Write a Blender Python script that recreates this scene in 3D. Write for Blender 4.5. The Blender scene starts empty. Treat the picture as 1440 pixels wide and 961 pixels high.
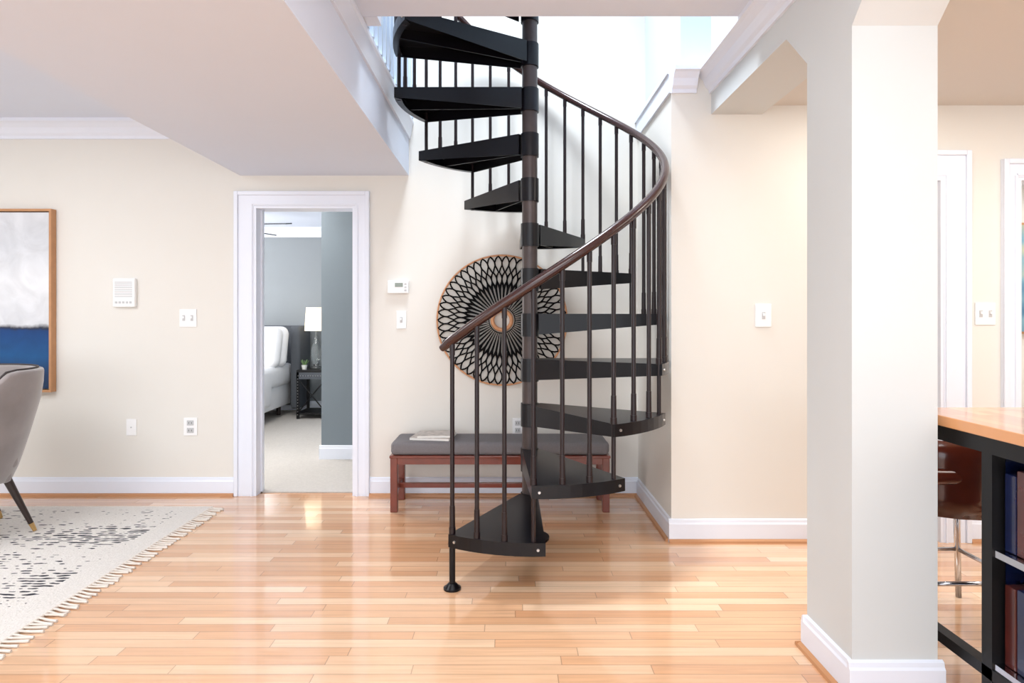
import bpy, bmesh, math, random
from mathutils import Vector, Matrix
random.seed(4)
F=850.0; CX=716.0; CY=445.0; H=1.25
def L(c):
    return tuple(((v/255.0)/12.92 if v/255.0<=0.04045 else ((v/255.0+0.055)/1.055)**2.4) for v in c)+(1.0,)
# ---------------- materials
def mat(name,c,rough=0.6,metal=0.0,var=0.04,nscale=6.0,bump=0.0,bscale=80.0,emit=0,coat=0.0,trans=0.0,sheen=0.0,spec=0.5):
    m=bpy.data.materials.new(name); m.use_nodes=True
    nt=m.node_tree; b=nt.nodes['Principled BSDF']
    col=L(c)
    tc=nt.nodes.new('ShaderNodeTexCoord'); n=nt.nodes.new('ShaderNodeTexNoise')
    n.inputs['Scale'].default_value=nscale; n.inputs['Detail'].default_value=4
    nt.links.new(tc.outputs['Object'],n.inputs['Vector'])
    mx=nt.nodes.new('ShaderNodeMix'); mx.data_type='RGBA'
    mx.inputs[6].default_value=tuple(max(0,v*(1-var)) for v in col[:3])+(1,)
    mx.inputs[7].default_value=tuple(min(1,v*(1+var)) for v in col[:3])+(1,)
    nt.links.new(n.outputs['Fac'],mx.inputs[0]); nt.links.new(mx.outputs[2],b.inputs['Base Color'])
    b.inputs['Roughness'].default_value=rough; b.inputs['Metallic'].default_value=metal
    b.inputs['Coat Weight'].default_value=coat
    b.inputs['Transmission Weight'].default_value=trans
    b.inputs['Sheen Weight'].default_value=sheen
    b.inputs['Specular IOR Level'].default_value=spec
    if emit:
        b.inputs['Emission Color'].default_value=col; b.inputs['Emission Strength'].default_value=emit
    if bump:
        n2=nt.nodes.new('ShaderNodeTexNoise'); n2.inputs['Scale'].default_value=bscale
        nt.links.new(tc.outputs['Object'],n2.inputs['Vector'])
        bp=nt.nodes.new('ShaderNodeBump'); bp.inputs['Strength'].default_value=bump; bp.inputs['Distance'].default_value=0.01
        nt.links.new(n2.outputs['Fac'],bp.inputs['Height']); nt.links.new(bp.outputs['Normal'],b.inputs['Normal'])
    return m
def math_(nt,op,a,b=None,c=None):
    n=nt.nodes.new('ShaderNodeMath'); n.operation=op
    for i,v in enumerate((a,b,c)):
        if v is None: continue
        if isinstance(v,(int,float)): n.inputs[i].default_value=v
        else: nt.links.new(v,n.inputs[i])
    return n.outputs[0]
def planks(name,c1,c2,c3,w,length,axis='X',rough=0.16,gap=0.03,groove=0.6):
    m=bpy.data.materials.new(name); m.use_nodes=True
    nt=m.node_tree; b=nt.nodes['Principled BSDF']; N=nt.nodes.new; K=nt.links.new
    tc=N('ShaderNodeTexCoord'); sp=N('ShaderNodeSeparateXYZ'); K(tc.outputs['Object'],sp.inputs[0])
    u,v=(sp.outputs[0],sp.outputs[1]) if axis=='X' else (sp.outputs[1],sp.outputs[0])
    r=math_(nt,'DIVIDE',v,w); row=math_(nt,'FLOOR',r); fr=math_(nt,'FRACT',r)
    wn=N('ShaderNodeTexWhiteNoise'); wn.noise_dimensions='1D'; K(row,wn.inputs['W'])
    uo=math_(nt,'ADD',math_(nt,'DIVIDE',u,length),math_(nt,'MULTIPLY',wn.outputs['Value'],7.3))
    col=math_(nt,'FLOOR',uo); fu=math_(nt,'FRACT',uo)
    cb=N('ShaderNodeCombineXYZ'); K(row,cb.inputs[0]); K(col,cb.inputs[1])
    w2=N('ShaderNodeTexWhiteNoise'); w2.noise_dimensions='2D'; K(cb.outputs[0],w2.inputs['Vector'])
    rp=N('ShaderNodeValToRGB'); e=rp.color_ramp.elements
    e[0].position=0; e[0].color=L(c1); e[1].position=1; e[1].color=L(c3)
    x=rp.color_ramp.elements.new(0.5); x.color=L(c2)
    K(w2.outputs['Value'],rp.inputs[0])
    cv=N('ShaderNodeCombineXYZ'); K(math_(nt,'MULTIPLY',u,3.0),cv.inputs[0]); K(math_(nt,'MULTIPLY',v,60.0),cv.inputs[1]); K(math_(nt,'MULTIPLY',w2.outputs['Value'],40),cv.inputs[2])
    g=N('ShaderNodeTexNoise'); g.inputs['Scale'].default_value=1.0; g.inputs['Detail'].default_value=5; g.inputs['Distortion'].default_value=0.6
    K(cv.outputs[0],g.inputs['Vector'])
    gm=N('ShaderNodeMapRange'); gm.inputs[1].default_value=0.3; gm.inputs[2].default_value=0.75; gm.inputs[3].default_value=0.86; gm.inputs[4].default_value=1.06
    K(g.outputs['Fac'],gm.inputs[0])
    d1=math_(nt,'MINIMUM',fr,math_(nt,'SUBTRACT',1.0,fr))
    d2=math_(nt,'MULTIPLY',math_(nt,'MINIMUM',fu,math_(nt,'SUBTRACT',1.0,fu)),length/w)
    d=math_(nt,'MINIMUM',d1,d2); ln=math_(nt,'GREATER_THAN',d,gap)
    lm=N('ShaderNodeMapRange'); lm.inputs[3].default_value=groove; lm.inputs[4].default_value=1; K(ln,lm.inputs[0])
    tot=math_(nt,'MULTIPLY',gm.outputs[0],lm.outputs[0])
    vm=N('ShaderNodeVectorMath'); vm.operation='SCALE'; K(rp.outputs[0],vm.inputs[0]); K(tot,vm.inputs['Scale'])
    K(vm.outputs[0],b.inputs['Base Color']); b.inputs['Roughness'].default_value=rough
    b.inputs['Coat Weight'].default_value=0.7; b.inputs['Coat Roughness'].default_value=0.04
    return m
M_wall=mat('cream_wall_paint',(230,227,220),0.75,var=0.01)
M_wallw=mat('white_stairwell_paint',(216,228,234),0.75,var=0.01)
M_col=mat('grey_column_paint',(212,216,216),0.7,var=0.01)
M_ceil=mat('ceiling_paint',(224,231,245),0.85,var=0.01)
M_ceilk=mat('kitchen_ceiling_paint',(216,212,206),0.85,var=0.01)
M_trim=mat('white_trim_paint',(234,239,250),0.35,var=0.01)
M_balw=mat('white_baluster_paint',(206,220,236),0.4,var=0.01)
M_blue=mat('bluegrey_bedroom_paint',(146,152,156),0.8,var=0.02)
M_slate=mat('slate_bedroom_paint',(124,135,143),0.8,var=0.02)
M_floor=planks('oak_strip_floor',(218,164,122),(232,184,144),(244,207,172),0.057,0.85,rough=0.14)
M_shoe=mat('oak_shoe_mould',(196,142,100),0.4)
M_carpet=mat('beige_carpet',(196,190,183),0.95,var=0.15,nscale=60,bump=0.6,bscale=250)
M_iron=mat('black_stair_enamel',(13,12,17),0.28,metal=0.0,var=0.12,nscale=12,spec=0.32)
M_pole=mat('worn_brown_steel',(70,60,58),0.38,metal=0.3,var=0.4,nscale=14)
M_rail=mat('dark_brown_handrail',(54,27,24),0.24,metal=0.0,var=0.12,coat=0.25)
M_balu=mat('dark_brown_baluster_enamel',(32,20,22),0.3,metal=0.0,var=0.1,spec=0.4)
M_bolt=mat('zinc_bolt',(200,200,200),0.3,metal=0.9)
M_cherry=mat('cherry_wood',(116,50,32),0.35,var=0.3,nscale=18,coat=0.3)
M_greyfab=mat('grey_bench_fabric',(120,117,120),0.9,var=0.12,nscale=90,bump=0.3,bscale=300)
M_velvet=mat('taupe_velvet',(136,128,126),0.7,var=0.3,nscale=7,sheen=0.6)
M_velvetd=mat('dark_piping',(60,54,54),0.6)
M_darkwood=mat('espresso_wood',(42,28,24),0.35)
M_brass=mat('brass',(200,165,110),0.3,metal=0.9)
M_rattan=mat('rattan_ring',(206,150,108),0.5,var=0.15,nscale=40)
M_strand=mat('black_woven_strand',(10,10,12),0.8,spec=0.15)
M_plate=mat('white_plastic',(246,246,246),0.4,var=0.0)
M_grille=mat('grey_plastic',(196,197,198),0.5)
M_lcd=mat('lcd',(140,150,140),0.3)
M_frame=mat('tan_frame_wood',(190,140,98),0.5,var=0.15,nscale=20)
M_black=mat('black_metal',(20,20,22),0.4,metal=0.3)
M_leather=mat('cognac_leather',(98,42,28),0.22,var=0.6,nscale=9,coat=0.6)
M_bin=mat('rust_cover',(74,28,24),0.25,var=0.8,nscale=9,coat=0.5)
M_navy=mat('navy_cover',(16,26,62),0.2,var=0.8,nscale=8,coat=0.5)
M_chrome=mat('chrome',(200,200,205),0.15,metal=1.0)
M_butcher=planks('butcher_block',(206,142,92),(219,158,106),(230,176,122),0.045,0.5,axis='Y',rough=0.3,gap=0.015,groove=0.75)
M_linen=mat('white_linen',(240,240,242),0.9,var=0.05,nscale=12,bump=0.3,bscale=20)
M_head=mat('charcoal_upholstery',(84,88,94),0.85,var=0.1,nscale=10)
M_shade=mat('lamp_shade',(255,236,205),0.8,emit=0.75)
M_glass=mat('clear_glass',(235,240,240),0.05,trans=0.9)
M_leaf=mat('succulent_leaf',(110,140,90),0.6,var=0.3,nscale=30)
M_pot=mat('white_ceramic',(235,235,230),0.3)
M_mag=mat('magazine_cover',(190,182,176),0.35,var=0.8,nscale=30)
M_paper=mat('paper',(238,236,230),0.8)

def paint_mat():
    m=bpy.data.materials.new('abstract_canvas'); m.use_nodes=True; nt=m.node_tree; N=nt.nodes.new; K=nt.links.new
    b=nt.nodes['Principled BSDF']; tc=N('ShaderNodeTexCoord'); sp=N('ShaderNodeSeparateXYZ'); K(tc.outputs['Object'],sp.inputs[0])
    n=N('ShaderNodeTexNoise'); n.inputs['Scale'].default_value=14; n.inputs['Detail'].default_value=6; K(tc.outputs['Object'],n.inputs['Vector'])
    z=math_(nt,'ADD',sp.outputs[2],math_(nt,'MULTIPLY',math_(nt,'SUBTRACT',n.outputs['Fac'],0.5),0.04))
    mr=N('ShaderNodeMapRange'); mr.inputs[1].default_value=0.72; mr.inputs[2].default_value=2.0; K(z,mr.inputs[0])
    rp=N('ShaderNodeValToRGB'); cr=rp.color_ramp; cr.interpolation='LINEAR'
    cr.elements[0].position=0; cr.elements[0].color=L((30,52,84)); cr.elements[1].position=1; cr.elements[1].color=L((226,228,232))
    for p,c in ((0.1,(24,60,104)),(0.2,(16,84,140)),(0.335,(8,62,122)),(0.35,(36,40,56)),(0.37,(224,226,230)),(0.6,(238,240,243)),(0.8,(218,221,226))):
        e=cr.elements.new(p); e.color=L(c)
    K(mr.outputs[0],rp.inputs[0])
    n2=N('ShaderNodeTexNoise'); n2.inputs['Scale'].default_value=5; n2.inputs['Detail'].default_value=8; n2.inputs['Distortion'].default_value=1.5; K(tc.outputs['Object'],n2.inputs['Vector'])
    m2=N('ShaderNodeMapRange'); m2.inputs[1].default_value=0.3; m2.inputs[2].default_value=0.7; m2.inputs[3].default_value=0.82; m2.inputs[4].default_value=1.0; K(n2.outputs['Fac'],m2.inputs[0])
    vm=N('ShaderNodeVectorMath'); vm.operation='SCALE'; K(rp.outputs[0],vm.inputs[0]); K(m2.outputs[0],vm.inputs['Scale'])
    K(vm.outputs[0],b.inputs['Base Color']); b.inputs['Roughness'].default_value=0.7
    return m
M_canvas=paint_mat()
def abstract2():
    m=bpy.data.materials.new('colour_abstract'); m.use_nodes=True; nt=m.node_tree; N=nt.nodes.new; K=nt.links.new
    b=nt.nodes['Principled BSDF']; tc=N('ShaderNodeTexCoord'); n=N('ShaderNodeTexNoise'); n.inputs['Scale'].default_value=3; K(tc.outputs['Object'],n.inputs['Vector'])
    rp=N('ShaderNodeValToRGB'); cr=rp.color_ramp; cr.elements[0].position=.35; cr.elements[0].color=L((50,100,140)); cr.elements[1].position=.65; cr.elements[1].color=L((200,190,140))
    e=cr.elements.new(.5); e.color=L((120,160,175)); K(n.outputs['Fac'],rp.inputs[0]); K(rp.outputs[0],b.inputs['Base Color'])
    return m
M_abs2=abstract2()
def rug_mat():
    m=bpy.data.materials.new('woven_rug'); m.use_nodes=True; nt=m.node_tree; N=nt.nodes.new; K=nt.links.new
    b=nt.nodes['Principled BSDF']; tc=N('ShaderNodeTexCoord'); sp=N('ShaderNodeSeparateXYZ'); K(tc.outputs['Object'],sp.inputs[0])
    X,Y=sp.outputs[0],sp.outputs[1]
    wob=N('ShaderNodeTexNoise'); wob.inputs['Scale'].default_value=9; K(tc.outputs['Object'],wob.inputs['Vector'])
    Yw=math_(nt,'ADD',Y,math_(nt,'MULTIPLY',wob.outputs['Fac'],0.03))
    q=math_(nt,'DIVIDE',Yw,0.028)
    row=math_(nt,'FLOOR',q); fr=math_(nt,'FRACT',q)
    cb=N('ShaderNodeCombineXYZ'); K(math_(nt,'MULTIPLY',X,20),cb.inputs[0]); K(math_(nt,'MULTIPLY',row,5.7),cb.inputs[1])
    n=N('ShaderNodeTexNoise'); n.inputs['Scale'].default_value=1; n.inputs['Detail'].default_value=1; K(cb.outputs[0],n.inputs['Vector'])
    nz=N('ShaderNodeTexNoise'); nz.inputs['Scale'].default_value=1.6; nz.inputs['Detail'].default_value=2
    mp=N('ShaderNodeMapping'); mp.inputs['Scale'].default_value=(0.45,1.8,1); K(tc.outputs['Object'],mp.inputs[0]); K(mp.outputs[0],nz.inputs['Vector'])
    thr=math_(nt,'SUBTRACT',0.96,math_(nt,'MULTIPLY',nz.outputs['Fac'],0.82))
    # stroke is fattest mid-row and tapers at its ends
    off=math_(nt,'ABSOLUTE',math_(nt,'SUBTRACT',fr,0.5))
    val=math_(nt,'SUBTRACT',math_(nt,'SUBTRACT',n.outputs['Fac'],thr),math_(nt,'MULTIPLY',math_(nt,'MULTIPLY',off,off),2.2))
    mr=N('ShaderNodeMapRange'); mr.inputs[1].default_value=0.0; mr.inputs[2].default_value=0.02; K(val,mr.inputs[0])
    inside=math_(nt,'MULTIPLY',math_(nt,'LESS_THAN',X,-2.08),math_(nt,'LESS_THAN',Y,3.86))
    dash=math_(nt,'MULTIPLY',mr.outputs[0],inside)
    n3=N('ShaderNodeTexNoise'); n3.inputs['Scale'].default_value=110; K(tc.outputs['Object'],n3.inputs['Vector'])
    mx0=N('ShaderNodeMix'); mx0.data_type='RGBA'; mx0.inputs[6].default_value=L((208,204,198)); mx0.inputs[7].default_value=L((240,236,231)); K(n3.outputs['Fac'],mx0.inputs[0])
    mx=N('ShaderNodeMix'); mx.data_type='RGBA'; K(mx0.outputs[2],mx.inputs[6]); mx.inputs[7].default_value=L((42,44,54)); K(dash,mx.inputs[0])
    K(mx.outputs[2],b.inputs['Base Color']); b.inputs['Roughness'].default_value=0.95
    bp=N('ShaderNodeBump'); bp.inputs['Strength'].default_value=0.5; bp.inputs['Distance'].default_value=0.01; K(n3.outputs['Fac'],bp.inputs['Height']); K(bp.outputs[0],b.inputs['Normal'])
    return m
M_rug=rug_mat()
M_fringe=mat('cotton_fringe',(228,220,210),0.9,var=0.1,nscale=50)

# ---------------- mesh builder
class MB:
    def __init__(s): s.bm=bmesh.new(); s.mats=[]
    def mi(s,m):
        if m not in s.mats: s.mats.append(m)
        return s.mats.index(m)
    def face(s,vs,m,smooth=False):
        try: f=s.bm.faces.new(vs)
        except ValueError: return
        f.material_index=s.mi(m); f.smooth=smooth
    def V(s,p): return s.bm.verts.new(p)
    def cap(s,vs,m): s.face([s.V(v.co.copy()) for v in vs],m)
    def box(s,x0,x1,y0,y1,z0,z1,m,M=None,r=0.0,seg=2):
        t=bmesh.new(); vs=[]
        for x in (x0,x1):
            for y in (y0,y1):
                for z in (z0,z1): vs.append(t.verts.new((x,y,z)))
        for q in ((0,1,3,2),(4,6,7,5),(0,4,5,1),(2,3,7,6),(0,2,6,4),(1,5,7,3)): t.faces.new([vs[i] for i in q])
        if r>0: bmesh.ops.bevel(t,geom=t.edges[:],offset=r,segments=seg,profile=0.5,affect='EDGES')
        s.merge(t,m,M,r>0.02)
    def merge(s,t,m,M=None,smooth=False):
        bmesh.ops.recalc_face_normals(t,faces=t.faces[:])
        mp={}
        for v in t.verts: mp[v]=s.bm.verts.new(M@v.co if M else v.co)
        for f in t.faces: s.face([mp[v] for v in f.verts],m,smooth)
        t.free()
    def cone(s,a,b,r0,r1,m,n=14,smooth=True,caps=True):
        a=Vector(a); b=Vector(b); d=(b-a).normalized()
        u=d.orthogonal().normalized(); w=d.cross(u)
        A=[];B=[]
        for i in range(n):
            t=2*math.pi*i/n; o=u*math.cos(t)+w*math.sin(t)
            A.append(s.V(a+o*r0)); B.append(s.V(b+o*r1))
        for i in range(n): s.face([A[i],A[(i+1)%n],B[(i+1)%n],B[i]],m,smooth)
        if caps: s.cap(A[::-1],m); s.cap(B,m)
    def tube(s,pts,r,m,n=10,closed=False):
        pts=[Vector(p) for p in pts]; N=len(pts); rings=[]
        prev=None
        for i,p in enumerate(pts):
            if closed: d=(pts[(i+1)%N]-pts[i-1]).normalized()
            else: d=(pts[min(i+1,N-1)]-pts[max(i-1,0)]).normalized()
            if prev is None: u=d.orthogonal().normalized()
            else: u=(prev-d*prev.dot(d)).normalized()
            prev=u; w=d.cross(u)
            rr=r(i/(N-1)) if callable(r) else r
            rings.append([s.V(p+(u*math.cos(2*math.pi*k/n)+w*math.sin(2*math.pi*k/n))*rr) for k in range(n)])
        for i in range(N if closed else N-1):
            A=rings[i];B=rings[(i+1)%N]
            off=0
            if closed and i==N-1:
                off=min(range(n),key=lambda o:(A[0].co-B[o].co).length)
            for k in range(n): s.face([A[k],A[(k+1)%n],B[(k+1+off)%n],B[(k+off)%n]],m,True)
        if not closed: s.cap(rings[0][::-1],m); s.cap(rings[-1],m)
    def prism(s,prof,axis,lo,hi,m):
        t=bmesh.new()
        def P(a,z,l): return (l,a,z) if axis=='X' else (a,l,z)
        A=[t.verts.new(P(a,z,lo)) for a,z in prof]; B=[t.verts.new(P(a,z,hi)) for a,z in prof]
        n=len(prof); t.faces.new(A); t.faces.new(B[::-1])
        for i in range(n): t.faces.new([A[i],B[i],B[(i+1)%n],A[(i+1)%n]])
        s.merge(t,m)
    def lathe(s,c,prof,m,n=20):
        rings=[]
        for r,z in prof: rings.append([s.V((c[0]+r*math.cos(2*math.pi*k/n),c[1]+r*math.sin(2*math.pi*k/n),c[2]+z)) for k in range(n)])
        for A,B in zip(rings,rings[1:]):
            for k in range(n): s.face([A[k],A[(k+1)%n],B[(k+1)%n],B[k]],m,True)
        s.cap(rings[0][::-1],m); s.cap(rings[-1],m)
    def build(s,name,parent=None):
        me=bpy.data.meshes.new(name); s.bm.to_mesh(me); s.bm.free()
        for m in s.mats: me.materials.append(m)
        o=bpy.data.objects.new(name,me); bpy.context.scene.collection.objects.link(o)
        if parent: o.parent=parent
        return o
def empty(name,loc=(0,0,0)):
    e=bpy.data.objects.new(name,None); e.location=loc; bpy.context.scene.collection.objects.link(e); return e

YB=4.216; YF=3.352; XN=0.899; ZC=2.61; ZS=2.232; ZU=3.03
HX0,HX1=1.87,2.40; SX0=2.81
# ---------------- shell
b=MB(); b.box(-5,5,-3,YB,-0.05,0,M_floor); b.box(-1.776,-1.071,YB,YB+0.06,-0.05,0,M_floor); b.build('floor')
b=MB(); b.box(-5,-0.6,YB+0.06,8.0,-0.05,0.008,M_carpet); b.build('floor_bedroom')
b=MB()
DX0,DX1,DZ=-1.776,-1.071,2.019
for x0,x1,z0,z1 in ((-5,DX0,0,5.2),(DX1,-0.70,0,5.2),(DX0,DX1,DZ,5.2)): b.box(x0,x1,YB,YB+0.12,z0,z1,M_wall)
b.box(-0.70,XN+0.1,YB,YB+0.12,0,5.2,M_wall)
b.build('wall_back')
b=MB(); b.box(XN,XN+0.1,YF+0.12,YB,0,ZC,M_wall); b.build('wall_nook_side')
b=MB()
for x0,x1,z0,z1 in ((XN,HX0,0,ZC),(HX0,HX1,DZ,ZC),(HX1,SX0,0,ZC),(SX0,3.6,DZ,ZC),(3.6,5,0,ZC)): b.box(x0,x1,YF,YF+0.12,z0,z1,M_wall)
b.build('wall_facing')
b=MB(); b.box(-5.1,-5,-3,8.1,0,5.2,M_wall); b.build('wall_left')
b=MB(); b.box(5,5.1,-3,5.3,0,5.2,M_wall); b.build('wall_right')
b=MB(); b.box(0.95,1.24,YF,YB,ZC,5.2,M_wallw); b.box(1.12,1.24,-1,YF,ZU,5.2,M_wallw); b.build('wall_upper_right')
b=MB(); b.box(-5,1.24,-1.1,-1,ZU,5.2,M_wallw); b.build('wall_upper_front')
b=MB(); b.box(-5,1.24,-1,YB,5.2,5.3,M_ceil); b.build('ceiling_upper')
b=MB(); b.box(-0.70,1.12,-3,2.74,ZC,ZU,M_ceil); b.box(-5,-0.70,-3,YB,ZC,ZU,M_ceil); b.box(1.12,1.40,-3,YF,ZC,ZU,M_ceil); b.build('ceiling')
b=MB(); b.box(1.40,5,-3,YF,2.42,2.60,M_ceilk); b.build('ceiling_kitchen')
b=MB(); b.box(-1.875,-0.70,-3,YB,ZS,ZC,M_ceil); b.build('ceiling_soffit')
b=MB(); ZBm=2.37; cy0,cy1=1.975,2.272
t=bmesh.new(); prof=[(YF,ZBm),(cy1+0.17,ZBm),(cy1,2.20),(cy0,2.20),(cy0-0.17,ZBm),(-3,ZBm),(-3,ZC),(YF,ZC)]
A=[t.verts.new((1.12,y,z)) for y,z in prof]; B=[t.verts.new((1.40,y,z)) for y,z in prof]
t.faces.new(A); t.faces.new(B[::-1])
for i in range(len(prof)): t.faces.new([A[i],B[i],B[(i+1)%8],A[(i+1)%8]])
b.merge(t,M_col); b.build('beam')
b=MB(); b.box(1.12,1.40,cy0,cy1,0,2.20,M_col)
b.build('column')
# ---------------- trim
def basep(w,sg):
    return [(w,0),(w+sg*0.016,0),(w+sg*0.016,0.10),(w+sg*0.011,0.108),(w+sg*0.009,0.122),(w,0.128)]
def shoep(w,sg): return [(w+sg*0.0165,0),(w+sg*0.032,0),(w+sg*0.030,0.012),(w+sg*0.0165,0.02)]
def crownp(w,sg,z): return [(w,z),(w,z-0.125),(w+sg*0.012,z-0.125),(w+sg*0.016,z-0.105),(w+sg*0.03,z-0.09),(w+sg*0.045,z-0.055),(w+sg*0.07,z-0.03),(w+sg*0.085,z-0.022),(w+sg*0.085,z)]
def base(name,axis,w,sg,spans,shoe=True):
    b=MB()
    for lo,hi in spans:
        b.prism(basep(w,sg),axis,lo,hi,M_trim)
        if shoe: b.prism(shoep(w,sg),axis,lo,hi,M_shoe)
    b.build(name)
base('baseboard_back','X',YB,-1,[(-5,-1.915),(-0.972,XN)])
base('baseboard_nook','Y',XN,-1,[(YF,YB-0.033)])
base('baseboard_facing','X',YF,-1,[(XN-0.016,HX0-0.12),(2.547,SX0-0.09),(3.7,5)])
b=MB()
for w,sg in ((cy0,-1),(cy1,1)):
    b.prism(basep(w,sg),'X',1.104,1.416,M_trim); b.prism(shoep(w,sg),'X',1.088,1.432,M_shoe)
for w,sg in ((1.12,-1),(1.40,1)):
    b.prism(basep(w,sg),'Y',cy0,cy1,M_trim); b.prism(shoep(w,sg),'Y',cy0-0.0155,cy1+0.0155,M_shoe)
b.build('baseboard_column')
b=MB()
b.prism(crownp(YB,-1,ZC),'X',-5,-1.875,M_trim); b.build('trim_crown_left')
b=MB(); b.prism(crownp(1.12,-1,ZC),'Y',-3,YF,M_trim); b.prism(crownp(YF,-1,ZC),'X',XN,1.036,M_trim); b.build('trim_crown_beam')
b=MB(); b.box(XN-0.014,XN,YF,YB,ZC-0.12,ZC,M_trim); b.box(XN-0.024,XN-0.014,YF,YB,ZC-0.015,ZC+0.012,M_trim); b.build('trim_nook')
b=MB(); sp_=[(-0.70,ZC-0.125),(-0.688,ZC-0.125),(-0.684,ZC-0.1),(-0.672,ZC-0.03),(-0.665,ZC-0.02),(-0.665,ZC-0.001),(-0.70,ZC-0.001)]
b.prism(sp_,'Y',-3,YB,M_trim)
b.box(-0.70,-0.69,2.74,YB,ZC,ZU,M_trim)
b.build('trim_soffit')
def casing(name,x0,x1,zt,wl,wr,y):
    b=MB()
    def strip(xa,xb,z0,z1): b.box(xa,xb,y-0.018,y,z0,z1,M_trim)
    strip(x0-wl,x0,0,zt); strip(x1,x1+wr,0,zt); strip(x0-wl,x1+wr,zt,zt+wr)
    b.box(x0-wl,x0-wl+0.028,y-0.03,y-0.018,0,zt+wr,M_trim,r=0.004); b.box(x1+wr-0.028,x1+wr,y-0.03,y-0.018,0,zt+wr,M_trim,r=0.004)
    b.box(x0-wl+0.028,x1+wr-0.028,y-0.03,y-0.018,zt+wr-0.028,zt+wr,M_trim,r=0.004)
    b.box(x0-0.02,x0-0.008,y-0.024,y-0.018,0,zt+0.008,M_trim); b.box(x1+0.008,x1+0.02,y-0.024,y-0.018,0,zt+0.008,M_trim)
    b.box(x0-0.008,x1+0.008,y-0.024,y-0.018,zt+0.008,zt+0.02,M_trim)
    b.box(x0+0.0005,x0+0.018,y-0.016,y+0.124,0,zt-0.001,M_trim); b.box(x1-0.018,x1-0.0005,y-0.016,y+0.124,0,zt-0.001,M_trim); b.box(x0+0.018,x1-0.018,y-0.016,y+0.124,zt-0.018,zt-0.001,M_trim)
    b.box(x0+0.018,x0+0.03,y+0.06,y+0.09,0,zt-0.018,M_trim); b.box(x1-0.03,x1-0.018,y+0.06,y+0.09,0,zt-0.018,M_trim)
    b.build(name)
casing('trim_door_bedroom',DX0,DX1,DZ,0.135,0.10,YB)
casing('trim_door_hall',HX0,HX1,DZ,0.12,0.147,YF)
casing('trim_door_study',SX0,3.6,DZ,0.085,0.10,YF)
# study beyond
b=MB(); b.box(1.5,5,5.2,5.3,0,2.6,M_wall); b.box(1.4,1.5,YF+0.12,5.3,0,2.6,M_wall); b.build('wall_study')
b=MB(); b.box(1.5,5,YF+0.12,5.2,-0.05,0,M_floor); b.build('floor_study')
b=MB(); b.box(1.5,5,YF+0.12,5.2,2.42,2.6,M_ceil); b.build('ceiling_study')
b=MB(); b.box(3.9,4.85,5.165,5.195,1.1,2.05,M_frame); b.box(3.92,4.83,5.155,5.165,1.12,2.03,M_abs2); b.build('framed_wall_print')
# bedroom
b=MB(); b.box(-5,-0.6,8.0,8.1,0,2.6,M_blue); b.build('wall_bedroom_far')
b=MB(); b.box(-1.634,-0.6,5.26,8.0,0,2.42,M_slate); b.build('wall_bedroom_partition')
b=MB(); b.box(-0.6,-0.5,YB+0.12,5.26,0,2.6,M_slate); b.build('wall_bedroom_right')
b=MB(); b.box(-5,-0.6,YB+0.12,8.0,2.42,2.6,M_ceil); b.build('ceiling_bedroom')
base('baseboard_bedroom_partition','X',5.26,-1,[(-1.65,-0.6)],False)
base('baseboard_bedroom_side','Y',-1.634,-1,[(5.26,7.984)],False)
base('baseboard_bedroom_far','X',8.0,-1,[(-5,-1.634)],False)
b=MB(); b.prism(crownp(8.0,-1,2.42),'X',-5,-1.634,M_trim); b.prism(crownp(-1.634,-1,2.42),'Y',5.3,7.91,M_trim) ; b.build('trim_crown_bedroom')

# ---------------- spiral staircase
PX,PY=0.116,3.405; R=0.755; RISE=0.2524; RB=0.738
st=empty('spiral_staircase')
b=MB(); b.cone((PX,PY,0),(PX,PY,4.05),0.043,0.043,M_pole,24); b.cone((PX,PY,0),(PX,PY,0.012),0.11,0.11,M_iron,28)
b.cone((PX,PY,4.05),(PX,PY,4.08),0.05,0.03,M_iron,24)
b.build('centre_pole',st)
b=MB()
for n in range(1,13):
    z=n*RISE
    b.cone((PX,PY,z-0.125),(PX,PY,z+0.004),0.051,0.051,M_iron,28)
b.build('tread_hubs',st)
def cen(n): return 256+30*(n-1)
b=MB(); gz=MB()
for n in range(1,13):
    z=n*RISE; c=math.radians(cen(n)); hw=math.radians(17.2)
    def W(x,y,zz):
        return (PX+x*math.cos(c)-y*math.sin(c),PY+x*math.sin(c)+y*math.cos(c),zz)
    arc=[(R*math.cos(-hw+2*hw*i/8),R*math.sin(-hw+2*hw*i/8)) for i in range(9)]
    i0,i1=(0.035,-0.052),(0.035,0.052)
    outer=[i0]+arc+[i1]
    top=[b.V(W(x,y,z)) for x,y in outer]
    b.face(top,M_iron)
    def dep(x,y):
        r=math.hypot(x,y); return 0.115-(0.115-0.055)*min(1,max(0,(r-0.05)/(R-0.05)))
    low=[b.V(W(x,y,z-dep(x,y))) for x,y in outer]
    for i in range(len(outer)-1): b.face([top[i],low[i],low[i+1],top[i+1]],M_iron)
    inn=[]
    for (x,y) in outer:
        inn.append(b.V(W(x*0.965-0.004,y*0.86,z-dep(x,y))))
    for i in range(1,len(outer)-2): b.face([low[i],inn[i],inn[i+1],low[i+1]],M_iron)
    s0=[b.V(W(0.05,0,z-0.003)),b.V(W(0.05,0,z-0.10)),b.V(W(R-0.01,0,z-0.05)),b.V(W(R-0.01,0,z-0.003))]
    b.face(s0,M_iron)
    for a in (-hw*0.86,hw*0.86):
        p0=W((R+0.001)*math.cos(a),(R+0.001)*math.sin(a),z-0.028); p1=W((R+0.007)*math.cos(a),(R+0.007)*math.sin(a),z-0.028)
        gz.cone(p0,p1,0.007,0.006,M_bolt,10)
o=b.build('treads',st)
sm=o.modifiers.new('thickness','SOLIDIFY'); sm.thickness=0.006; sm.offset=0
gz.build('tread_bolts',st)
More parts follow.
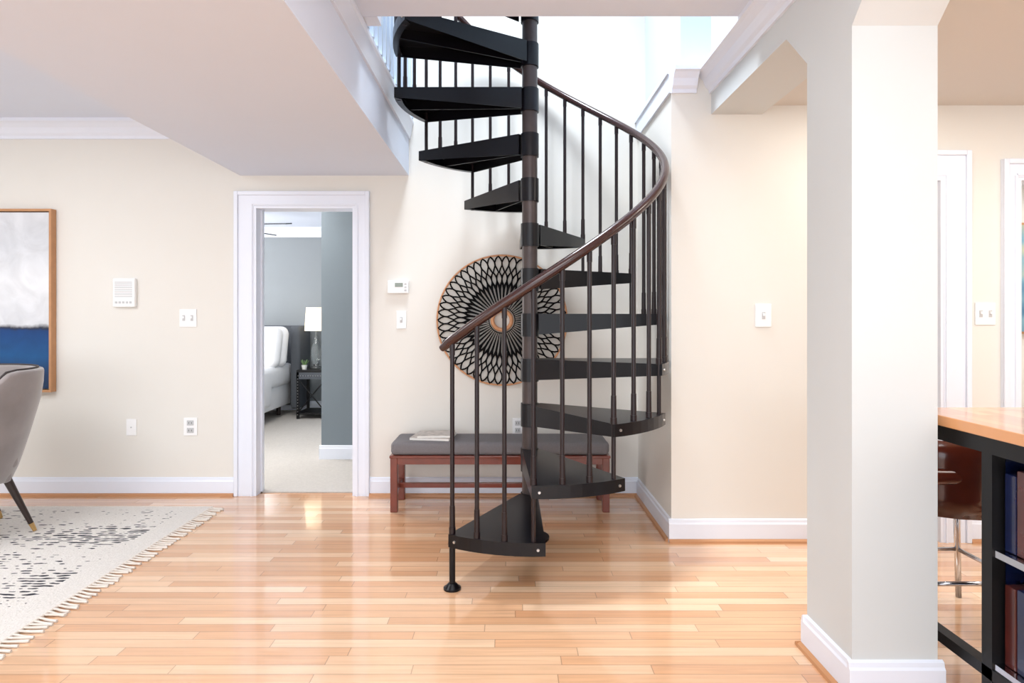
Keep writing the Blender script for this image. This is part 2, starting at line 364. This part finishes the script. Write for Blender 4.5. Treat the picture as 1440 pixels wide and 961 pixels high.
def railz(a): return 1.13+(a-239)/30*RISE
b=MB()
for k in range(0,37):
    a=239.3+10*k; ar=math.radians(a); x=PX+RB*math.cos(ar); y=PY+RB*math.sin(ar)
    n=k//3 if k%3==0 else k//3+1
    zt=railz(a)-0.01
    if k==0: zb=0.0
    elif k%3==0: zb=n*RISE-0.06
    else: zb=n*RISE
    b.cone((x,y,zb),(x,y,zt),0.0105,0.0105,M_balu,12)
    zs=(n if k%3 else n+1)*RISE
    if zs+0.03<zt:
        b.cone((x,y,zs),(x,y,zs+0.03),0.0155,0.0155,M_balu,12)
        b.cone((x,y,zs+0.03),(x,y,zs+0.13),0.0135,0.0125,M_balu,12)
    b.cone((x,y,zt-0.05),(x,y,zt),0.0125,0.0125,M_balu,12)
    if k==0:
        b.cone((x,y,0),(x,y,0.008),0.040,0.040,M_iron,24); b.cone((x,y,0.008),(x,y,0.028),0.036,0.018,M_iron,24)
        b.cone((x,y,0.028),(x,y,0.19),0.014,0.014,M_iron,16)
b.build('balusters',st)
b=MB(); pts=[]
a=234.5
while a<=606:
    ar=math.radians(a); pts.append((PX+RB*math.cos(ar),PY+RB*math.sin(ar),railz(a)+0.008)); a+=3
def rr(t): return 0.0225 if 0.004<t<0.996 else 0.016
b.tube(pts,rr,M_rail,14); b.build('handrail',st)

# upstairs balustrade, fixed to the face of the landing
b=MB(); y=2.86
while y<4.18:
    b.box(-0.69,-0.662,y-0.014,y+0.014,ZC+0.004,ZU+0.86,M_balw); y+=0.10
b.box(-0.705,-0.645,2.80,YB-0.002,ZU+0.86,ZU+0.91,M_trim,r=0.01)
b.box(-0.69,-0.60,2.75,2.84,ZC+0.004,ZU+1.0,M_trim)
b.build('white_stair_balustrade')

# ---------------- woven starburst wall decor
cx,cz=(706-CX)*YB/F,H-(450.5-CY)*YB/F; yy=YB-0.03
b=MB()
def circ(r,n,y=yy): return [(cx+r*math.cos(2*math.pi*i/n),y,cz+r*math.sin(2*math.pi*i/n)) for i in range(n)]
b.tube(circ(0.449,96),0.0065,M_rattan,8,closed=True)
b.tube(circ(0.066,48,yy-0.006),0.014,M_rattan,10,closed=True)
b.tube(circ(0.090,48),0.003,M_strand,6,closed=True)
N=50; T0=0.40
for fam in (-1,1):
    for i in range(N):
        a0=2*math.pi*i/N; P=[]
        for j in range(17):
            t=j/16.0; r=0.085+t*0.362
            a=a0+fam*(0.066*(math.sin((t-T0)/(1-T0)*2*math.pi) if (t-T0)/(1-T0)<0.5 else -math.sin((t-T0)/(1-T0)*2*math.pi)) if t>T0 else 0)
            P.append((cx+r*math.cos(a),yy+fam*0.003,cz+r*math.sin(a)))
        b.tube(P,lambda t:(0.0020+0.0070*t/T0 if t<T0 else max(0.0056,0.009-0.008*(t-T0)/0.3)),M_strand,5)
for s_ in range(4):
    a=math.pi/4+s_*math.pi/2; b.cone((cx+0.44*math.cos(a),yy,cz+0.44*math.sin(a)),(cx+0.44*math.cos(a),YB,cz+0.44*math.sin(a)),0.004,0.004,M_black,6)
b.build('woven_sunburst_wall_decor')

# ---------------- bench
b=MB(); bx0,bx1,by0,by1=-0.757,0.640,3.845,4.155
for x in (bx0,bx1-0.045):
    for y in (by0,by1-0.045): b.box(x,x+0.045,y,y+0.045,0,0.355,M_cherry,r=0.004)
    b.box(x+0.01,x+0.035,by0+0.045,by1-0.045,0.115,0.15,M_cherry,r=0.003)
    b.box(x+0.008,x+0.037,by0+0.045,by1-0.045,0.30,0.352,M_cherry)
b.box(bx0+0.035,bx1-0.035,(by0+by1)/2-0.015,(by0+by1)/2+0.015,0.118,0.148,M_cherry,r=0.003)
b.box(bx0+0.045,bx1-0.045,by0+0.006,by0+0.03,0.305,0.352,M_cherry); b.box(bx0+0.045,bx1-0.045,by1-0.03,by1-0.006,0.305,0.352,M_cherry)
b.box(bx0-0.005,bx1+0.005,by0-0.005,by1+0.005,0.345,0.362,M_cherry,r=0.004)
b.box(bx0,bx1,by0,by1,0.362,0.448,M_greyfab,r=0.028,seg=4)
b.build('bench')
b=MB(); Mm=Matrix.Translation((-0.50,4.0,0))@Matrix.Rotation(math.radians(-8),4,'Z')
b.box(-0.13,0.13,-0.11,0.11,0.449,0.462,M_paper,M=Mm); b.box(-0.131,0.131,-0.111,0.111,0.462,0.464,M_mag,M=Mm)
M2=Mm@Matrix.Rotation(0.2,4,'Z')
b.box(-0.10,0.14,-0.09,0.09,0.464,0.475,M_paper,M=M2); b.box(-0.10,0.14,-0.09,0.09,0.475,0.477,M_mag,M=M2)
b.build('magazines')

# ---------------- wall plates
def wx(px,d): return (px-CX)*d/F
def wz(py,d): return H-(py-CY)*d/F
def plate(name,px,py,wpx,hpx,y,kind):
    x,z=wx(px,y),wz(py,y); w,h=wpx*y/F/2,hpx*y/F/2
    b=MB(); b.box(x-w,x+w,y-0.008,y,z-h,z+h,M_plate,r=0.002)
    if kind=='outlet':
        for dz in (-h*0.42,h*0.42):
            b.box(x-w*0.5,x+w*0.5,y-0.011,y-0.008,z+dz-h*0.28,z+dz+h*0.28,M_grille,r=0.001)
            for s in (-1,1): b.box(x+s*w*0.2-0.0015,x+s*w*0.2+0.0015,y-0.0115,y-0.011,z+dz-h*0.1,z+dz+h*0.1,M_black)
    elif kind=='blank': b.box(x-0.004,x+0.004,y-0.012,y-0.008,z-0.004,z+0.004,M_grille)
    else:
        n=int(kind[-1])
        for i in range(n):
            xx=x+(i-(n-1)/2)*w*0.95
            b.box(xx-0.009,xx+0.009,y-0.010,y-0.008,z-h*0.32,z+h*0.32,M_grille)
            b.box(xx-0.005,xx+0.005,y-0.018,y-0.010,z-0.002,z+0.012,M_plate,r=0.001)
    b.build(name)
plate('light_switch',265,447.5,24,25,YB,'sw2')
plate('light_switch.001',564.5,450,13.5,25,YB,'sw1')
plate('light_switch.002',1073,444,22,32,YF,'sw1')
plate('light_switch.003',1384.5,441.5,28,31,YF,'sw2')
plate('wall_outlet',268.5,600,19,25,YB,'outlet')
plate('wall_outlet.001',728,600,15,24,YB,'outlet')
plate('cable_plate',185.5,601,14,23,YB,'blank')
b=MB(); x,z=wx(177.5,YB),wz(412,YB)
b.box(x-0.077,x+0.077,YB-0.03,YB,z-0.1,z+0.1,M_plate,r=0.006)
for i in range(9): b.box(x-0.06,x+0.06,YB-0.032,YB-0.03,z-0.03+i*0.0125,z-0.025+i*0.0125,M_grille)
for i in range(5): b.box(x-0.058+i*0.025,x-0.044+i*0.025,YB-0.033,YB-0.03,z-0.075,z-0.06,M_grille)
b.build('intercom_panel')
b=MB(); x,z=wx(560.5,YB),wz(404,YB)
b.box(x-0.073,x+0.073,YB-0.028,YB,z-0.045,z+0.045,M_plate,r=0.006); b.box(x-0.02,x+0.035,YB-0.030,YB-0.028,z+0.0,z+0.028,M_lcd)
for i in range(3): b.box(x+0.045,x+0.06,YB-0.031,YB-0.028,z-0.03+i*0.022,z-0.018+i*0.022,M_grille)
b.build('thermostat')

# ---------------- painting
YP=YB-0.003
b=MB(); x1=wx(79.5,YB); x0=x1-1.0; z0,z1=0.726,1.992; y0=YB-0.05
b.box(x0,x0+0.016,y0,YP,z0,z1,M_frame); b.box(x1-0.016,x1,y0,YP,z0,z1,M_frame)
b.box(x0+0.016,x1-0.016,y0,YP,z0,z0+0.016,M_frame); b.box(x0+0.016,x1-0.016,y0,YP,z1-0.016,z1,M_frame)
b.box(x0+0.024,x1-0.024,y0+0.012,YP-0.005,z0+0.024,z1-0.024,M_canvas)
b.build('abstract_painting')

# ---------------- rug
b=MB(); b.box(-4.9,-1.93,1.3,3.93,0.0,0.012,M_rug); 
y=1.31
while y<3.93:
    dx=random.uniform(-0.008,0.008); dy=random.uniform(-0.012,0.012)
    b.tube([(-1.935,y,0.012),(-1.91,y+dy*0.3,0.010),(-1.885,y+dy,0.006),(-1.845+dx,y+dy*1.6,0.005)],lambda t:0.0045+0.003*t,M_fringe,5); y+=0.026
for yy2 in (1.3,3.93):
    b.cone((-4.9,yy2,0.008),(-1.93,yy2,0.008),0.006,0.006,M_fringe,8)
b.cone((-1.93,1.3,0.010),(-1.93,3.93,0.010),0.006,0.006,M_fringe,8)
b.build('area_rug')

# ---------------- dining chair
ch=empty('dining_chair',(-3.055,3.356,0.0165)); ch.rotation_euler=(0,0,math.radians(60))
b=MB(); path=[]
for i in range(6): path.append((-0.27+0.27*i/6,-0.305))
for i in range(19):
    ph=math.radians(-90+10*i); path.append((0.265*math.cos(ph),0.305*math.sin(ph)))
for i in range(6): path.append((-0.27*(i+1)/6,0.305))
NP=len(path); NZ=9; grid=[]
toppts=[]
for i,(x,y) in enumerate(path):
    t=abs(i-(NP-1)/2)/((NP-1)/2)
    s=min(1,max(0,(t-0.50)/0.25)); s=s*s*(3-2*s)
    ht=0.935-0.18*s
    colv=[]
    for j in range(NZ):
        q=j/(NZ-1); z=0.31+(ht-0.31)*q
        fl=0.74+0.44*min(1,(z-0.31)/0.5)**0.8
        colv.append(b.V((x*fl+0.03*q,y*fl,z)))
    toppts.append(colv[-1].co.copy()); grid.append(colv)
for i in range(NP-1):
    for j in range(NZ-1): b.face([grid[i][j],grid[i+1][j],grid[i+1][j+1],grid[i][j+1]],M_velvet,True)
o=b.build('back_shell',ch); s_=o.modifiers.new('s','SOLIDIFY'); s_.thickness=0.06; s_.offset=0
bv=o.modifiers.new('b','BEVEL'); bv.width=0.018; bv.segments=3
b=MB(); b.tube([(p.x,p.y,p.z+0.004) for p in toppts],0.006,M_velvetd,8); b.build('piping',ch)
b=MB(); b.box(-0.29,0.20,-0.23,0.23,0.37,0.49,M_velvet,r=0.04,seg=4); b.box(-0.24,0.17,-0.21,0.21,0.30,0.38,M_velvet,r=0.021); b.build('seat',ch)
b=MB()
for sx,sy in ((1,1),(1,-1),(-1,1),(-1,-1)):
    tx,ty=(0.15 if sx>0 else -0.20),0.17*sy; fx,fy=(0.27 if sx>0 else -0.27),0.22*sy
    top=Vector((tx,ty,0.33)); ft=Vector((fx,fy,0.0)); k=top.lerp(ft,0.86)
    b.cone(top,k,0.022,0.013,M_darkwood,12); b.cone(k,ft,0.0135,0.010,M_brass,12)
b.build('legs',ch)

# ---------------- kitchen island
isl=empty('kitchen_island')
ix0,ix1,iy0,iy1=1.434,2.15,0.75,2.19
b=MB(); b.box(ix0,ix1,iy0,iy1,0.885,0.92,M_butcher,r=0.003); b.build('butcher_block_top',isl)
b=MB(); q=0.04; fx0,fx1=ix0+0.012,ix1-0.012
b.box(fx0,fx1,iy0+0.02,iy1-0.02,0.835,0.885,M_black)
for x in (fx0,fx1-q):
    for y in (iy0+0.02,1.81,iy1-0.02-q): b.box(x,x+q,y,y+q,0,0.835,M_black)
    b.box(x,x+q,iy0+0.06,iy1-0.06,0.155,0.19,M_black)
b.box(fx0,fx1,1.81,1.85,0.155,0.19,M_black)
b.build('steel_frame',isl)
b=MB()
for z in (0.19,0.53): b.box(fx0+0.005,fx1-0.005,iy0+0.03,1.81,z,z+0.02,M_chrome)
b.box(fx0+0.045,fx1-0.045,1.815,1.83,0.21,0.83,M_navy)
b.build('shelves',isl)
b=MB()
y=1.802; k=0
while y>iy0+0.12:
    w=random.uniform(0.025,0.045)
    b.box(fx0+0.03,fx0+0.26,y-w,y,0.551,0.551+random.uniform(0.2,0.26),(M_navy,M_bin,M_navy)[k%3],r=0.004)
    b.box(fx0+0.03,fx0+0.26,y-w,y,0.211,0.211+random.uniform(0.24,0.29),(M_bin,M_navy,M_bin)[k%3],r=0.004)
    y-=w+0.003; k+=1
b.build('cookbooks',isl)
sx,sy=1.80,2.50
b=MB()
b.box(sx-0.20,sx+0.20,sy-0.19,sy+0.19,0.60,0.66,M_leather,r=0.028,seg=4)
g=[]
for i in range(13):
    ph=math.radians(-200+220*i/12); rw=[]
    for j in range(5):
        z=0.47+0.30*j/4; rw.append(b.V((sx+(0.21+0.02*j/4)*math.cos(ph),sy+(0.20+0.02*j/4)*math.sin(ph)*0.95,z)))
    g.append(rw)
for i in range(12):
    for j in range(4): b.face([g[i][j],g[i+1][j],g[i+1][j+1],g[i][j+1]],M_leather,True)
for dx in (-1,1):
    for dy in (-1,1): b.cone((sx+dx*0.15,sy+dy*0.14,0.60),(sx+dx*0.20,sy+dy*0.19,0),0.011,0.010,M_chrome,10)
zf=0.22; a=0.183
for p,q_ in (((-a,-a),(a,-a)),((a,-a),(a,a)),((a,a),(-a,a)),((-a,a),(-a,-a))): b.cone((sx+p[0],sy+p[1]*0.95,zf),(sx+q_[0],sy+q_[1]*0.95,zf),0.007,0.007,M_chrome,8)
o=b.build('bar_stool'); sm=o.modifiers.new('thickness','SOLIDIFY'); sm.thickness=0.004; sm.offset=0

# ---------------- bedroom furniture
bed=empty('bed')
b=MB(); b.box(-4.4,-2.78,5.75,7.75,0.14,0.42,M_linen,r=0.03,seg=3); b.box(-4.42,-2.74,5.72,7.72,0.40,0.66,M_linen,r=0.07,seg=4)
b.box(-4.43,-2.735,5.71,7.0,0.20,0.64,M_linen,r=0.05,seg=3); b.build('mattress_and_bedding',bed)
b=MB()
for i,(x,y,t) in enumerate(((-3.0,7.35,12),(-3.02,7.2,16),(-3.65,7.35,12),(-3.65,7.2,16))):
    Mm=Matrix.Translation((x,y,0.87))@Matrix.Rotation(math.radians(-t),4,'X')
    b.box(-0.30,0.30,-0.09,0.09,-0.24,0.26,M_linen,M=Mm,r=0.085,seg=5)
b.build('pillows',bed)
b=MB(); b.box(-4.45,-2.62,7.80,7.92,0.1,1.13,M_head,r=0.03,seg=3); b.box(-2.72,-2.60,7.50,7.92,0.1,1.13,M_head,r=0.03,seg=3); b.box(-4.47,-4.35,7.5,7.92,0.1,1.13,M_head,r=0.03,seg=3)
for x in (-4.3,-2.9):
    for y in (5.85,7.6): b.cone((x,y,0.008),(x,y,0.15),0.025,0.03,M_darkwood,10)
b.build('headboard',bed)
b=MB(); nx0,nx1,ny0,ny1=-2.57,-2.20,7.3,7.7
b.box(nx0,nx1,ny0,ny1,0.57,0.60,M_black,r=0.003); b.box(nx0,nx1,ny0,ny1,0.49,0.57,M_head)
b.box(nx0,nx1,ny0,ny1,0.06,0.085,M_black)
for x in (nx0,nx1-0.03):
    for y in (ny0,ny1-0.03): b.box(x,x+0.03,y,y+0.03,0.008,0.57,M_black)
b.cone((nx0+0.02,ny0+0.01,0.09),(nx1-0.02,ny0+0.01,0.49),0.008,0.008,M_black,8); b.cone((nx1-0.02,ny0+0.01,0.09),(nx0+0.02,ny0+0.01,0.49),0.008,0.008,M_black,8)
for i in range(12): b.cone((nx0+0.02+i*0.03,ny0,0.53),(nx0+0.02+i*0.03,ny0-0.004,0.53),0.006,0.004,M_bolt,8)
for i in range(13):
    for x in (nx0+0.015,nx1-0.015): b.cone((x,ny0,0.06+i*0.036),(x,ny0-0.004,0.06+i*0.036),0.006,0.004,M_bolt,8)
b.build('nightstand')
lx,ly=-2.41,7.55
b=MB(); b.lathe((lx,ly,0.60),[(0.07,0),(0.07,0.02),(0.03,0.03),(0.045,0.08),(0.065,0.18),(0.055,0.28),(0.025,0.36),(0.012,0.40),(0.012,0.50)],M_glass,24)
b.lathe((lx,ly,1.07),[(0.14,0),(0.12,0.29)],M_shade,28); b.build('table_lamp')
b=MB(); px_,py_=-2.50,7.38
b.lathe((px_,py_,0.60),[(0.025,0),(0.035,0.05),(0.035,0.055)],M_pot,16)
for i in range(14):
    a=i*2.4; r=0.03+0.025*(i%3)/2; b.tube([(px_,py_,0.65),(px_+r*0.6*math.cos(a),py_+r*0.6*math.sin(a),0.68),(px_+r*math.cos(a),py_+r*math.sin(a),0.71+0.01*(i%2))],lambda t:0.010*(1-t*0.85),M_leaf,6)
b.build('succulent_plant')
b=MB(); fx,fy=-3.05,6.2
b.cone((fx,fy,2.42),(fx,fy,2.25),0.015,0.015,M_head,12); b.lathe((fx,fy,2.12),[(0.05,0),(0.10,0.03),(0.10,0.10),(0.04,0.14)],M_head,20)
for i in range(5):
    Mm=Matrix.Translation((fx,fy,2.19))@Matrix.Rotation(math.radians(72*i-5),4,'Z')@Matrix.Rotation(math.radians(10),4,'X')
    b.box(0.09,0.82,-0.07,0.07,-0.006,0.006,M_head,M=Mm)
b.build('ceiling_fan')

# ---------------- lights
def area(name,loc,size,power,col,rot=(0,0,0),sy=None,spread=180):
    l=bpy.data.lights.new(name,'AREA'); l.energy=power; l.color=col; l.size=size; l.spread=math.radians(spread)
    if sy: l.shape='RECTANGLE'; l.size_y=sy
    o=bpy.data.objects.new(name,l); o.location=loc; o.rotation_euler=rot; bpy.context.scene.collection.objects.link(o); return o
area('skylight_lamp',(-0.2,3.1,5.1),0.8,72,(0.84,0.92,1.0),spread=100)
area('fill_light_main',(0.2,0.3,2.58),1.6,40,(0.95,0.97,1.0))  # added fill for the main room, out of view, not a fixture
area('fill_light_dining',(-3.3,1.8,2.58),1.6,44,(0.95,0.97,1.0))  # added fill over the dining side, no lamp hangs here
area('ceiling_lamp_kitchen',(3.0,1.8,2.40),1.2,24,(1.0,0.95,0.89))
area('bedroom_fill_overhead',(-2.2,5.2,2.38),0.8,32,(1.0,0.98,0.95))  # added overhead fill to brighten the bedroom
area('bedroom_fill_side',(-4.8,6.3,1.4),1.4,70,(1.0,0.98,0.97),rot=(0,math.radians(-90),0))  # added side fill for the bedroom, there is no window here
area('study_fill_light',(3.6,4.4,2.38),0.8,32,(1,1,1))  # added fill so the closed study does not render dark
area('facing_wall_fill',(1.9,2.75,2.40),0.35,5,(1.0,0.95,0.86))  # small warm fill added for the facing wall, no fitting behind it
w=bpy.data.worlds.new('World'); bpy.context.scene.world=w; w.use_nodes=True
bg=w.node_tree.nodes['Background']; bg.inputs[0].default_value=(0.89,0.94,1.0,1); bg.inputs[1].default_value=2.2

cam=bpy.data.cameras.new('camera'); co=bpy.data.objects.new('camera',cam); bpy.context.scene.collection.objects.link(co)
co.location=(0,0,H); co.rotation_euler=(math.radians(90),0,0)
cam.sensor_fit='HORIZONTAL'; cam.sensor_width=36; cam.lens=36*F/1440
cam.shift_x=(720-CX)/1440; cam.shift_y=-(480.5-CY)/1440; cam.clip_start=0.05
bpy.context.scene.camera=co
vs=bpy.context.scene.view_settings
vs.view_transform='Standard'; vs.look='None'; vs.exposure=0.42
